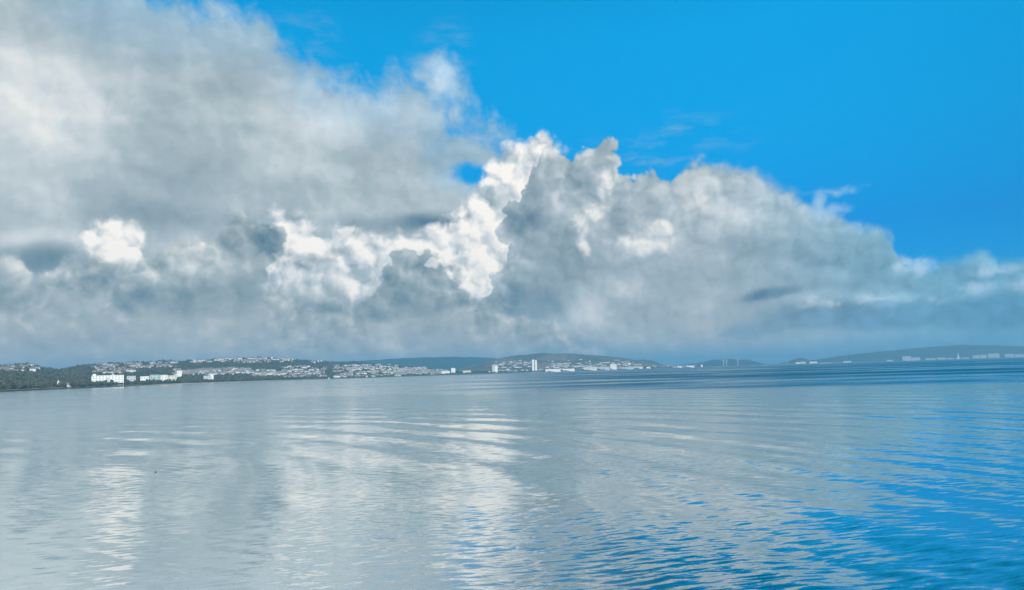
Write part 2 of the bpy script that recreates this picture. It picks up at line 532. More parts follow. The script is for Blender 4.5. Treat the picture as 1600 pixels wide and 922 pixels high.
def material(name):
    mt = bpy.data.materials.new(name)
    mt.use_nodes = True
    mt.node_tree.nodes.clear()
    n = Net(mt.node_tree)
    o = n.nodes.new('ShaderNodeOutputMaterial')
    return mt, n, o


def simple(name, col, rough=0.8, var=0.15, scale=0.15, spec=0.3):
    """a plain painted or rendered surface with weathering"""
    mt, n, o = material(name)
    tc = n.nodes.new('ShaderNodeTexCoord')
    g = n.nodes.new('ShaderNodeNewGeometry')
    v = n.noise(S(n, g.outputs['Position']), scale, 5.0, 0.6)
    c = n.mix(n.smooth(v, 0.3, 0.7), tuple(x * (1 - var) for x in col), tuple(min(1, x * (1 + var)) for x in col))
    b = n.nodes.new('ShaderNodeBsdfPrincipled')
    n.put(b.inputs['Base Color'], c)
    b.inputs['Roughness'].default_value = rough
    b.inputs['Specular IOR Level'].default_value = spec
    n.links.new(b.outputs[0], o.inputs['Surface'])
    return mt


# ------------------------------------------------------------------ sea
SWELL_C = np.array([-187.0, -24.0])        # the swell wheels round the headland to the left and rear


def fbm2(x, y, seed, octaves=3):
    """cheap smooth value noise on numpy arrays"""
    def vn(x, y, s):
        xi, yi = np.floor(x), np.floor(y)
        fx, fy = x - xi, y - yi
        fx, fy = fx * fx * (3 - 2 * fx), fy * fy * (3 - 2 * fy)
        def h(a, b):
            r = np.sin(a * 127.1 + b * 311.7 + s * 74.7) * 43758.5453
            return r - np.floor(r)
        return (h(xi, yi) * (1 - fx) + h(xi + 1, yi) * fx) * (1 - fy) + (h(xi, yi + 1) * (1 - fx) + h(xi + 1, yi + 1) * fx) * fy
    t, a, n = 0.0, 1.0, 0.0
    for k in range(octaves):
        t = t + a * vn(x * 2 ** k, y * 2 ** k, seed + k)
        n += a
        a *= 0.5
    return t / n


def sea_height(x, y):
    d = np.hypot(x, y)
    r = np.hypot(x - SWELL_C[0], y - SWELL_C[1])
    ph = 4.6 * (fbm2(x / 70.0, y / 90.0, 1, 4) - 0.5) * 2
    env = 0.15 + 1.9 * np.clip(fbm2(x / 50.0, y / 85.0, 5, 3) - 0.22, 0, 1)
    east = 0.35 + 0.65 / (1 + np.exp(-(x / (d + 1) * 60 + 2) / 7))       # more sheltered towards the beach on the left
    fade = np.clip((700.0 - d) / 500.0, 0, 1)
    z = 0.19 * np.sin(2 * np.pi * r / 19.0 + ph) * env * east
    z += 0.042 * np.sin(2 * np.pi * (r + 0.12 * (x - y)) / 7.3 + 2.2 * ph + 1.0) * (0.3 + 1.2 * fbm2(x / 22.0, y / 22.0, 9, 2)) * east
    z += 0.016 * np.sin(2 * np.pi * (r + 0.2 * y) / 3.7 + 3 * ph) * fbm2(x / 14.0, y / 14.0, 13, 2) * east
    z += 0.010 * np.sin(2 * np.pi * (0.45 * x + 0.9 * y) / 2.4 + 4 * ph + 2.0) * fbm2(x / 11.0, y / 11.0, 17, 2)
    return z * fade


def build_sea():
    az = np.concatenate([np.linspace(-180, -46, 40)[:-1], np.linspace(-46, 46, 1150), np.linspace(46, 180, 40)[1:]])
    dep = np.concatenate([np.linspace(420, 12, 560), np.array([9, 6, 4, 2.5, 1.4, 0.8, 0.45])])     # rows evenly spread in depression
    d = np.concatenate([[3.0, 12.0, 24.0], EYE.z * F / dep])
    a = np.radians(az)[None, :]
    X = d[:, None] * np.sin(a)
    Y = d[:, None] * np.cos(a)
    Z = sea_height(X, Y)
    front = (np.abs(az) < 46)[None, :]
    Z = np.where(front, Z, 0.0)
    V = np.stack([X, Y, Z], -1).reshape(-1, 3)
    me = mesh_np('sea', V, grid_faces(len(d), len(az)), True)

    mt, n, o = material('sea_water')
    g = n.nodes.new('ShaderNodeNewGeometry')
    P = S(n, g.outputs['Position'])
    N = S(n, g.outputs['Normal'])
    px, py, pz = n.separate(P)
    dist = n.vmath('LENGTH', n.combine(px, py, 0.0))
    # wind: calm and ruffled patches
    wl = n.noise(n.vmath('MULTIPLY', P, (0.0024, 0.0070, 0.0)), 1.0, 4.0, 0.55)
    wn = n.noise(n.vmath('MULTIPLY', P, (0.018, 0.030, 0.0)), 1.0, 4.0, 0.5)
    offshore = n.smooth(dist + (wl - 0.5) * 500.0, 280.0, 560.0) * n.smooth(px / (dist + 1.0), -0.42, 0.10, 0.15, 1.0)
    near = n.smooth(dist, 150.0, 45.0)
    eastw = n.smooth(px / (dist + 1.0), -0.42, 0.25)
    ruff = offshore * n.smooth(wl, 0.36, 0.58, 0.22, 1.0) + (1.0 - offshore) * n.smooth(wn, 0.36, 0.66, 0.14, 0.80) * n.math('MULTIPLY_ADD', near, 0.75, 0.35) * n.math('MULTIPLY_ADD', eastw, 0.25, 0.60)
    # ripple slopes, two sizes of wavelet lying across the wind
    def slopes(sx, sy, detail, rough):
        rot = n.nodes.new('ShaderNodeVectorRotate')
        rot.rotation_type = 'Z_AXIS'
        n.put(rot.inputs['Vector'], P)
        rot.inputs['Angle'].default_value = math.radians(-12)
        c = n.noise(n.vmath('MULTIPLY', S(n, rot.outputs[0]), (sx, sy, 0.0)), 1.0, detail, rough, color=True, dim='2D')
        return n.vmath('SUBTRACT', c, (0.5, 0.5, 0.5))
    s1 = n.vmath('MULTIPLY', slopes(0.40, 1.7, 5.0, 0.62), (0.32, 1.0, 0.0))
    s2 = n.vmath('MULTIPLY', slopes(0.10, 0.16, 3.0, 0.5), (0.02, 0.05, 0.0))
    far = n.vmath('MULTIPLY', slopes(0.035, 0.06, 5.0, 0.7), (0.35, 0.8, 0.0))
    sl = n.vmath('SCALE', s1, scale=ruff * n.math('MULTIPLY_ADD', offshore, 0.5, 1.0))
    sl = n.vmath('ADD', sl, s2)
    sl = n.vmath('ADD', sl, n.vmath('SCALE', far, scale=offshore * ruff))
    # short wind waves come in from the open sea with their steep faces this way
    sl = n.vmath('ADD', sl, n.combine(0.0, offshore * ruff * -0.16 - n.smooth(eastw, 0.0, 1.0, 0.020, 0.002) * (1.0 - near * 0.7), 0.0))
    Nn = n.vmath('NORMALIZE', n.vmath('ADD', N, sl))
    fr = n.nodes.new('ShaderNodeFresnel')
    fr.inputs['IOR'].default_value = 1.33
    n.put(fr.inputs['Normal'], Nn)
    fac = n.curve(S(n, fr.outputs[0]), [(0.0, 0.08), (0.08, 0.12), (0.15, 0.30), (0.20, 0.52), (0.28, 0.78), (0.45, 0.88), (1.0, 0.91)]) * (1.0 - offshore * ruff * 0.72)
    gl = n.nodes.new('ShaderNodeBsdfGlossy')
    gl.inputs['Color'].default_value = (0.98, 0.985, 0.95, 1)
    n.put(gl.inputs['Roughness'], n.math('MULTIPLY_ADD', offshore, 0.06, 0.065))
    n.put(gl.inputs['Normal'], Nn)
    df = n.nodes.new('ShaderNodeBsdfDiffuse')
    # silty shallows paled to stand in for bright reflected sky; clear deep water seaward
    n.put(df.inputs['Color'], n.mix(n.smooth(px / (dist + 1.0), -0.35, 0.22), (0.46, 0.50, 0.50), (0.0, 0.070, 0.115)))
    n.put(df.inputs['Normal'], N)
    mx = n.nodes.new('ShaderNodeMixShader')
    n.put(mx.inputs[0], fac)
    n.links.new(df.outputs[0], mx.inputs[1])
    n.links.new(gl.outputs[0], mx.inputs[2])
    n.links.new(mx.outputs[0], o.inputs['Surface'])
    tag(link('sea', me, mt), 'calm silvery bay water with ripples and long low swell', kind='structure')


build_sea()


# ------------------------------------------------------------------ land round the bay
def interp(pts):
    xs = [p[0] for p in pts]
    ys = [p[1] for p in pts]
    return lambda x: np.interp(x, xs, ys)


shore_d = interp([(-260, 1450), (0, 1950), (150, 2500), (280, 3000), (480, 3900), (640, 4600), (760, 5200), (900, 6000),
                  (1000, 6800), (1100, 8500), (1200, 10500), (1300, 11500), (1400, 12500), (1600, 14000), (1900, 14600)])


def azi(px):
    """bearing of a photo column at the horizon"""
    d = pix_dir(px, 557.5 + 0.0288 * (1600 - px))
    return math.atan2(d.x, d.y)


AZ_X = np.arange(-400, 2001, 4.0)
AZ_A = np.array([azi(x) for x in AZ_X])


def azv(px):
    return np.interp(px, AZ_X, AZ_A)


def elev(px, py):
    d = pix_dir(px, py)
    return d.z / math.hypot(d.x, d.y)


class Hill:
    """a ridge seen across the water: foot and crest distances and the crest line"""
    def __init__(self, name, crest, d_foot, d_crest, z_foot=2.0, power=1.3, rough=0.06, cell=0.004, step=3.0, rows=26, seed=0):
        self.crest = crest
        px = np.array([p[0] for p in crest], float)
        self.px0, self.px1 = px[0], px[-1]
        self.d_foot, self.d_crest = interp(d_foot), interp(d_crest)
        hs = [EYE.z + float(self.d_crest(p[0])) * elev(*p) for p in crest]
        self.h = interp(list(zip(px, hs)))
        self.z_foot, self.power, self.rough, self.cell, self.seed = z_foot, power, rough, cell, seed
        self.step, self.rows, self.name = step, rows, name

    def point(self, px, t):
        px = np.asarray(px, float)
        t = np.asarray(t, float)
        df, dc = self.d_foot(px), self.d_crest(px)
        d = df + (dc - df) * t
        a = azv(px)
        x, y = d * np.sin(a), d * np.cos(a)
        tt = np.clip(t, 0, 1)
        g = np.where(t <= 1, tt ** self.power, 1 - 0.45 * (t - 1) ** 1.2)
        H = np.maximum(self.h(px), self.z_foot + 1.0)
        n = fbm2(x * self.cell, y * self.cell, self.seed, 4) - 0.5
        w = np.clip(t * 4, 0, 1) * np.clip((1.02 - t) * 6, 0.4, 1)
        n2 = (fbm2(x * 0.016, y * 0.016, self.seed + 5, 2) - 0.5) * 14.0 * np.clip(t * 3, 0, 1)
        z = self.z_foot + (H - self.z_foot) * (g + n * self.rough * 4 * w * 0.5) + n2
        z = np.where(t < 0, -3.0, z)
        return x, y, z

    def build(self, mat, label):
        px = np.arange(self.px0, self.px1 + self.step, self.step)
        t = np.concatenate([[-0.03, 0.0], np.linspace(0.02, 1.0, self.rows), [1.15, 1.4, 1.8]])
        T, PX = np.meshgrid(t, px, indexing='ij')
        X, Y, Z = self.point(PX, T)
        me = mesh_np(self.name, np.stack([X, Y, Z], -1).reshape(-1, 3), grid_faces(len(t), len(px)), True)
        return tag(link(self.name, me, mat), label, kind='structure')

    def at(self, px, py):
        """the point of the slope seen at this photo pixel"""
        e = elev(px, py)
        lo, hi = 0.0, 1.0
        ok = False
        for t in np.linspace(0.0, 1.0, 41):
            x, y, z = self.point(px, t)
            if (z - EYE.z) / math.hypot(x, y) >= e:
                ok = True
                hi = t
                lo = max(0.0, t - 0.025)
                break
        if not ok:
            return None
        for _ in range(12):
            mid = (lo + hi) / 2
            x, y, z = self.point(px, mid)
            if (z - EYE.z) / math.hypot(x, y) >= e: hi = mid
            else: lo = mid
        x, y, z = self.point(px, hi)
        return Vector((float(x), float(y), float(z)))


def hill_mat(name, c1, c2, c3, s=0.006):
    mt, n, o = material(name)
    g = n.nodes.new('ShaderNodeNewGeometry')
    P = S(n, g.outputs['Position'])
    a = n.noise(n.vmath('MULTIPLY', P, (s, s, s * 2)), 1.0, 6.0, 0.6)
    b = n.noise(n.vmath('MULTIPLY', P, (s * 6, s * 6, s * 6)), 1.0, 5.0, 0.65)
    c = n.mix(n.smooth(a, 0.40, 0.60), c1, c2)
    c = n.mix(n.smooth(b, 0.45, 0.68), c, c3)
    bs = n.nodes.new('ShaderNodeBsdfDiffuse')
    n.put(bs.inputs['Color'], c)
    n.links.new(bs.outputs[0], o.inputs['Surface'])
    return mt


M_WOODS = hill_mat('wooded_slope', (0.045, 0.062, 0.032), (0.085, 0.092, 0.045), (0.028, 0.042, 0.022), 0.004)
M_HEATH = hill_mat('heath_slope', (0.095, 0.100, 0.048), (0.25, 0.165, 0.105), (0.045, 0.060, 0.030), 0.0022)
M_FAR = hill_mat('far_slope', (0.028, 0.052, 0.032), (0.048, 0.066, 0.042), (0.020, 0.040, 0.026), 0.0015)
M_SAND = simple('beach_sand', (0.42, 0.37, 0.29), 0.9, 0.12, 0.01)

sd = [(-260, 0)] and [(x, float(shore_d(x))) for x in range(-260, 1901, 20)]
back = lambda k, add: [(x, d * k + add) for x, d in sd]

town_hill = Hill('town_hillside', [(-240, 566), (-60, 569), (0, 571.5), (15, 570), (40, 569.5), (60, 573), (80, 577), (92, 578.5), (110, 574.5), (130, 571.5), (160, 569.5), (200, 567.5),
                 (240, 565.5), (262, 563.5), (272, 565), (300, 563), (340, 561), (375, 559.5), (410, 558.5), (460, 561.5), (500, 564), (540, 567), (560, 565.5), (600, 569),
                 (620, 571), (660, 573.5), (690, 578.5), (720, 580.5), (760, 580.5), (800, 579)],
                 back(1.0, 30), back(1.12, 1500), 3.0, 1.25, 0.05, 0.0035, 2.5, 40, 3)
low_plain = Hill('coastal_plain', [(690, 580), (760, 579.3), (840, 576.5), (900, 575), (960, 573.5), (1000, 573), (1060, 571.5), (1120, 571), (1200, 569.5), (1300, 566.5), (1400, 563.2), (1500, 560.3), (1600, 557.5), (1800, 552)],
                 back(1.0, 30), back(1.0, 700), 2.5, 0.8, 0.02, 0.004, 4.0, 10, 11)
kilvey = Hill('heath_hill', [(690, 581), (715, 578), (740, 570.5), (770, 562.5), (800, 556), (830, 553), (860, 552), (900, 553), (940, 556), (975, 559.5), (1000, 563), (1025, 568), (1045, 573)],
              [(690, 6900), (1045, 7600)], [(690, 8300), (1045, 9200)], 4.0, 1.1, 0.07, 0.0022, 3.0, 30, 21)
valley = Hill('valley_hill', [(390, 570), (450, 566), (520, 565), (590, 562.5), (620, 560), (660, 558.3), (710, 557.5), (750, 558.5), (800, 561), (860, 567)], [(390, 9200), (860, 9800)], [(390, 11000), (860, 11500)], 4.0, 1.0, 0.05, 0.0016, 6.0, 18, 31)
knoll = Hill('wooded_knoll', [(960, 571), (985, 564.5), (1005, 561.5), (1022, 564), (1038, 571.5)], [(960, 9300), (1038, 9500)], [(960, 10200), (1038, 10400)], 4.0, 1.0, 0.05, 0.002, 3.0, 14, 41)
round_hill = Hill('rounded_hill', [(1050, 572), (1075, 569), (1095, 566.5), (1112, 562.5), (1140, 561), (1168, 562), (1185, 566.5), (1203, 571)], [(1050, 10800), (1203, 11400)], [(1050, 12200), (1203, 12600)], 4.0, 1.0, 0.05, 0.002, 3.0, 14, 51)
mound = Hill('wooded_mound', [(1205, 570.5), (1226, 566.5), (1240, 561.5), (1250, 559), (1260, 560.5), (1272, 565), (1284, 568)], [(1205, 11700), (1284, 12000)], [(1205, 12500), (1284, 12600)], 3.0, 0.9, 0.04, 0.002, 3.0, 12, 61)
far_ridge = Hill('far_mountain', [(1230, 568), (1290, 560), (1330, 554), (1380, 549), (1440, 543.5), (1500, 539), (1560, 539.5), (1600, 541), (1700, 540), (1800, 545), (1900, 550)],
                 back(1.0, 850), back(1.0, 1650), 3.0, 1.0, 0.06, 0.001, 6.0, 18, 71)
town_hill.build(M_WOODS, 'long wooded hillside behind the town along the left of the bay')
low_plain.build(M_FAR, 'flat coastal land beyond the open water')
kilvey.build(M_HEATH, 'broad heath-covered hill behind the white tower')
valley.build(M_FAR, 'dark blue hills at the back of the valley')
knoll.build(M_WOODS, 'small wooded knoll at the end of the heath hill')
round_hill.build(M_FAR, 'rounded hill behind the wind turbines')
mound.build(M_WOODS, 'small dark mound behind white sheds')
far_ridge.build(M_FAR, 'far pale blue mountain ridge')


def build_beach():
    px = np.arange(-240, 1860, 4.0)
    a = azv(px)
    d = shore_d(px)
    wid = np.interp(px, [-240, 120, 200, 280, 420, 480, 560, 1150, 1220, 1300, 1900], [10, 12, 40, 130, 110, 60, 40, 40, 90, 110, 110])
    wid = wid * (0.8 + 0.4 * fbm2(px / 40.0, px * 0, 3, 2))
    rows = []
    for k, z in ((0.0, -0.6), (0.35, 0.4), (0.75, 1.6), (1.0, 3.4), (1.2, 4.0)):
        dd = d + 40 + (k - 1.0) * wid
        rows.append(np.stack([dd * np.sin(a), dd * np.cos(a), np.full_like(a, z)], -1))
    me = mesh_np('beach', np.concatenate(rows), grid_faces(len(rows), len(px)), True)
    tag(link('beach', me, M_SAND), 'thin pale strip of sand along the water', kind='structure')


build_beach()

# ------------------------------------------------------------------ woods and trees
def foliage_mat():
    mt, n, o = material('foliage')
    oi = n.nodes.new('ShaderNodeObjectInfo')
    g = n.nodes.new('ShaderNodeNewGeometry')
    P = S(n, g.outputs['Position'])
    v = n.noise(P, 0.06, 4.0, 0.6)
    c = n.mix(n.smooth(v, 0.35, 0.65), (0.060, 0.074, 0.046), (0.13, 0.13, 0.082))
    c = n.mix(n.math('MULTIPLY', S(n, oi.outputs['Random']), 0.35), c, (0.085, 0.075, 0.045))
    b = n.nodes.new('ShaderNodeBsdfDiffuse')
    n.put(b.inputs['Color'], c)
    n.links.new(b.outputs[0], o.inputs['Surface'])
    return mt


M_LEAF = foliage_mat()
M_BARK = simple('bark', (0.10, 0.085, 0.065), 0.9)


def clump_verts(rng, n, R, H, size):
    """n leaf clumps (tetra-like tufts of 4 faces) through a crown of radius R, height H"""
    c = rng.normal(size=(n, 3))
    c /= np.linalg.norm(c, axis=1)[:, None]
    c *= (rng.random((n, 1)) ** 0.4)
    c *= np.array([R, R, H / 2])
    c *= 1 + 0.25 * rng.normal(size=(n, 1)) * 0.6
    off = rng.normal(size=(n, 4, 3)) * size
    return c[:, None, :] + off


def tufts(V):
    n = V.shape[0]
    b = np.arange(n)[:, None, None] * 4
    f = np.array([[0, 1, 2], [0, 2, 3], [0, 3, 1], [1, 3, 2]])[None]
    return V.reshape(-1, 3), (b + f).reshape(-1, 3)


tree_meshes = []
for k in range(4):
    rng = np.random.default_rng(40 + k)
    h = (11.0, 13.0, 9.5, 15.0)[k]
    R = (5.0, 4.5, 5.5, 5.0)[k]
    V = clump_verts(rng, 130, R, h * 0.72, 1.15)
    V[..., 2] += h * 0.60
    v, f = tufts(V)
    crown = mesh_np('crown', v, f)
    crown.materials.append(M_LEAF)
    tr = MB().cone((0, 0), 0.45, 0.16, -1.5, h * 0.62, 7)
    for j in range(4):
        an = j * 1.57 + k
        tr.add([(0.15 * math.cos(an + 1.5), 0.15 * math.sin(an + 1.5), h * (0.25 + 0.06 * j)), (-0.15 * math.cos(an + 1.5), -0.15 * math.sin(an + 1.5), h * (0.25 + 0.06 * j)),
                (R * 0.6 * math.cos(an), R * 0.6 * math.sin(an), h * (0.5 + 0.06 * j)), (0, 0, h * (0.33 + 0.06 * j))], [(0, 1, 2), (1, 3, 2), (3, 0, 2)])
    trunk = tr.mesh('trunk')
    trunk.materials.append(M_BARK)
    tree_meshes.append((crown, trunk))


def plant_trees():
    rng = random.Random(5)
    n = 0
    while n < 290:
        px = rng.uniform(-12, 330) if n < 230 else rng.uniform(330, 470)
        t = rng.uniform(0.004, 0.05) if px > 90 else rng.uniform(0.004, 0.16)
        x, y, z = town_hill.point(px, t)
        cr, tk = tree_meshes[rng.randrange(4)]
        e = bpy.data.objects.new('shore_tree', None)
        COL.objects.link(e)
        e.location = (float(x), float(y), float(z))
        e.rotation_euler[2] = rng.uniform(0, 6.28)
        s = rng.uniform(0.7, 1.25)
        e.scale = (s, s, s * rng.uniform(0.9, 1.15))
        e.empty_display_size = 1.0
        where = ('in the deep shore wood under the low western hill' if px < 82 else 'beside the little chapel and boathouses' if px < 140 else
                 'in front of the big white hospital block' if px < 214 else 'in front of the green glass hall and campus row' if px < 290 else 'in the thin belt behind the sandy beach')
        tag(e, 'dark bushy tree ' + where, 'tree', 'trees ' + where)
        link('crown', cr, None, e)
        link('trunk', tk, None, e)
        n += 1


plant_trees()


def woodland(name, hill, regions, label, seed, size=(4.0, 7.0)):
    """the wood that reads as one mass: one object of tufted crowns"""
    rng = np.random.default_rng(seed)
    VV = []
    for (x0, x1, t0, t1, cnt) in regions:
        px = rng.uniform(x0, x1, cnt)
        t = rng.uniform(t0, t1, cnt)
        x, y, z = hill.point(px, t)
        for i in range(cnt):
            R = rng.uniform(*size)
            V = clump_verts(rng, 14, R, R * 1.7, R * 0.33)
            V += np.array([x[i], y[i], z[i] + R * 0.55])
            VV.append(V)
    v, f = tufts(np.concatenate(VV))
    me = mesh_np(name, v, f)
    return tag(link(name, me, M_LEAF), label, kind='stuff')


woodland('hillside_woodland', town_hill, [(-40, 130, 0.02, 0.98, 2600), (100, 300, 0.03, 0.30, 1000), (100, 300, 0.35, 1.0, 1500), (280, 520, 0.02, 0.20, 900),
                                          (280, 540, 0.50, 0.85, 1800), (500, 545, 0.2, 0.9, 500), (280, 700, 0.1, 1.0, 1500), (540, 720, 0.0, 0.1, 350)],
         'dark woods covering the slopes round the town', 8)
woodland('knoll_woodland', low_plain, [(700, 850, 0.0, 0.35, 500), (850, 1050, 0.0, 0.4, 300), (1050, 1200, 0.1, 0.6, 200)], 'low dark scrub along the far shore', 9, (4.0, 7.0))

# ------------------------------------------------------------------ houses
M_WHITE = simple('white_render', (0.80, 0.79, 0.76), 0.85, 0.06, 0.3)
M_CREAM = simple('cream_render', (0.66, 0.62, 0.55), 0.85, 0.08, 0.3)
M_GREYW = simple('pale_grey_cladding', (0.50, 0.52, 0.53), 0.7, 0.08, 0.2)
M_SLATE = simple('slate_roof', (0.20, 0.19, 0.185), 0.6, 0.2, 0.4)
M_REDROOF = simple('tiled_roof', (0.25, 0.15, 0.11), 0.8, 0.2, 0.4)
M_GLASS = simple('window_glass', (0.06, 0.08, 0.10), 0.15, 0.1, 0.2, 0.6)
M_GREEN = simple('green_glass_cladding', (0.36, 0.47, 0.43), 0.5, 0.08, 0.2)
M_STEEL = simple('white_painted_steel', (0.78, 0.79, 0.80), 0.45, 0.04, 0.2)
M_DARK = simple('dark_cladding', (0.10, 0.12, 0.13), 0.7, 0.1, 0.2)


def terrace_mesh(n, w, mat, roof=None):
    """a row of n joined houses: rendered walls, slate roof, chimney stacks, window bays"""
    L = n * w
    mb = MB().box(-L / 2, L / 2, -4, 4, -4, 5.6)
    nw = len(mb.f)
    mb.gable(-L / 2, L / 2, -4, 4, 5.6, 8.6)
    for i in range(n):
        xx = -L / 2 + w * (i + 0.92)
        mb.box(xx - 0.5, xx + 0.5, -0.5, 0.5, 7.6, 9.6)
    nr = len(mb.f)
    for i in range(n):
        xx = -L / 2 + w * (i + 0.5)
        mb.box(xx - 1.3, xx + 0.2, -4.06, -3.9, 0.8, 2.2)
        mb.box(xx - 1.3, xx - 0.1, -4.06, -3.9, 3.4, 4.7)
        mb.box(xx + 0.7, xx + 1.5, -4.06, -3.9, 3.4, 4.7)
    me = mb.mesh('terrace')
    for mm in (mat, roof or M_SLATE, M_GLASS):
        me.materials.append(mm)
    idx = np.zeros(len(me.polygons), dtype=np.int32)
    idx[nw:nr] = 1
    idx[nr:] = 2
    me.polygons.foreach_set('material_index', idx)
    return me


M_BRICK = simple('old_brick', (0.34, 0.25, 0.20), 0.9, 0.12, 0.3)
T_MESH = [terrace_mesh(*a) for a in ((2, 8, M_WHITE), (4, 6, M_WHITE), (6, 5.5, M_WHITE), (3, 7, M_CREAM), (5, 6, M_WHITE), (1, 10, M_WHITE), (8, 5.5, M_CREAM), (4, 6, M_GREYW), (4, 6, M_BRICK), (3, 7, M_WHITE, M_REDROOF), (5, 6, M_WHITE, M_REDROOF))]
LOOKS = ['joined pair of white houses', 'short white terrace', 'long white terrace', 'short cream terrace', 'middling white terrace', 'single white house', 'long cream terrace',
         'short grey terrace', 'short brown brick terrace', 'short white terrace with reddish roof', 'middling white terrace with reddish roof']
HOUSE_ZONES = [  # photo region of each quarter of the town: x0, x1, y0, y1, how many, hill, name of the quarter
    (0, 56, 572.5, 581, 36, town_hill, 'on the low western hill above the shore woods'),
    (145, 272, 568.5, 576, 90, town_hill, 'in the rows just below the wooded crest'),
    (145, 210, 577, 584, 34, town_hill, 'above the big white hospital block'),
    (272, 400, 576.5, 586, 250, town_hill, 'in the dense rows over the sandy beach'),
    (365, 462, 559.5, 567, 110, town_hill, 'up on the bare crest of the hillside'),
    (300, 365, 561.5, 566, 30, town_hill, 'along the crest among trees'),
    (440, 508, 573, 589.5, 170, town_hill, 'on the steep slope beside the dark wood'),
    (395, 445, 579, 589, 70, town_hill, 'among trees above the beach'),
    (522, 622, 569.5, 589, 300, town_hill, 'in the old town east of the dark wood'),
    (480, 545, 563.5, 567, 30, town_hill, 'on the skyline over the dark wood'),
    (620, 690, 574, 587, 170, town_hill, 'where the hillside runs down to the valley'),
    (690, 760, 577.5, 583, 60, town_hill, 'on the flat ground at the valley mouth'),
    (770, 832, 565, 575, 60, kilvey, 'on the lower slope left of the white tower'),
    (850, 1000, 566.5, 574, 130, kilvey, 'under the heath hill right of the white tower'),
    (800, 1000, 560, 566, 14, kilvey, 'high on the heath hill'),
    (760, 950, 575, 580, 70, low_plain, 'on the waterfront below the heath hill'),
    (960, 1100, 571.5, 575, 70, low_plain, 'by the docks beyond the heath hill'),
]


def build_houses():
    rng = random.Random(11)
    spots = []
    for (x0, x1, y0, y1, cnt, hill, where) in HOUSE_ZONES:
        nrows = max(2, int((y1 - y0) / 1.3))
        rows = [y0 + (y1 - y0) * (i + rng.uniform(0.2, 0.8)) / nrows for i in range(nrows)]
        for i in range(cnt):
            px = rng.uniform(x0, x1)
            py = rng.choice(rows) + rng.uniform(-0.55, 0.55) - 0.028 * (px - (x0 + x1) / 2)
            if float(fbm2(np.array(px / 11.0), np.array(py / 2.6), 77, 2)) < 0.34:
                continue
            p = hill.at(px, py)
            if p is None:
                continue
            spots.append((px, p, where))
    spots.sort(key=lambda s: s[1].length)
    # the nearest 290 are things of their own, the rest of the town is one mass
    VV, FF, MI, base = [], [], [], 0
    raw = []
    for me in T_MESH:
        co = np.array([v.co[:] for v in me.vertices])
        fs = [tuple(p.vertices) for p in me.polygons]
        raw.append((co, fs, [p.material_index for p in me.polygons], [list(me.materials).index(x) for x in me.materials]))
    far_mats = [M_WHITE, M_CREAM, M_GREYW, M_BRICK, M_SLATE, M_REDROOF, M_GLASS]
    stride = len(spots) / 290.0
    chosen = set(range(290))
    for i, (px, p, where) in enumerate(spots):
        k = rng.choice((0, 0, 1, 1, 2, 3, 4, 4, 5, 5, 6, 7, 8, 9, 9, 10))
        ang = -math.atan2(p.x, p.y) + rng.uniform(-0.5, 0.5)
        s = rng.uniform(0.8, 1.3)
        if i in chosen:
            o = link('terraced_house', T_MESH[k])
            o.location = p
            o.rotation_euler[2] = ang
            o.scale = (s, s, s)
            tag(o, LOOKS[k] + ' ' + where, 'house', 'houses ' + where)
        else:
            co, fs, mi, _ = raw[k]
            c, sn = math.cos(ang), math.sin(ang)
            q = co * s
            q = np.stack([q[:, 0] * c - q[:, 1] * sn, q[:, 0] * sn + q[:, 1] * c, q[:, 2]], -1) + np.array(p[:])
            VV.append(q)
            wall = far_mats.index(T_MESH[k].materials[0])
            FF += [tuple(base + j for j in f) for f in fs]
            roof = far_mats.index(T_MESH[k].materials[1])
            MI += [(wall, roof, 6)[x] for x in mi]
            base += len(q)
    me = bpy.data.meshes.new('distant_houses')
    me.from_pydata(np.concatenate(VV).tolist(), [], FF)
    for mm in far_mats:
        me.materials.append(mm)
    me.polygons.foreach_set('material_index', np.array(MI, dtype=np.int32))
    me.update()
    tag(link('distant_houses', me), 'far rows of pale houses spread over the slopes of the town', kind='stuff')


build_houses()


# ------------------------------------------------------------------ larger buildings
def frame_at(px, d, z):
    a = float(azv(px))
    return Vector((d * math.sin(a), d * math.cos(a), z)), -a


def root(name, px, d, z, label, cat, group=None, turn=0.0):
    e = bpy.data.objects.new(name, None)
    COL.objects.link(e)
    loc, rz = frame_at(px, d, z)
    e.location = loc
    e.rotation_euler[2] = rz + turn
    e.empty_display_size = 2.0
    return tag(e, label, cat, group)


def ground_z(hill, px, d):
    df, dc = float(hill.d_foot(px)), float(hill.d_crest(px))
    return float(hill.point(px, max(0.0, (d - df) / (dc - df)))[2])


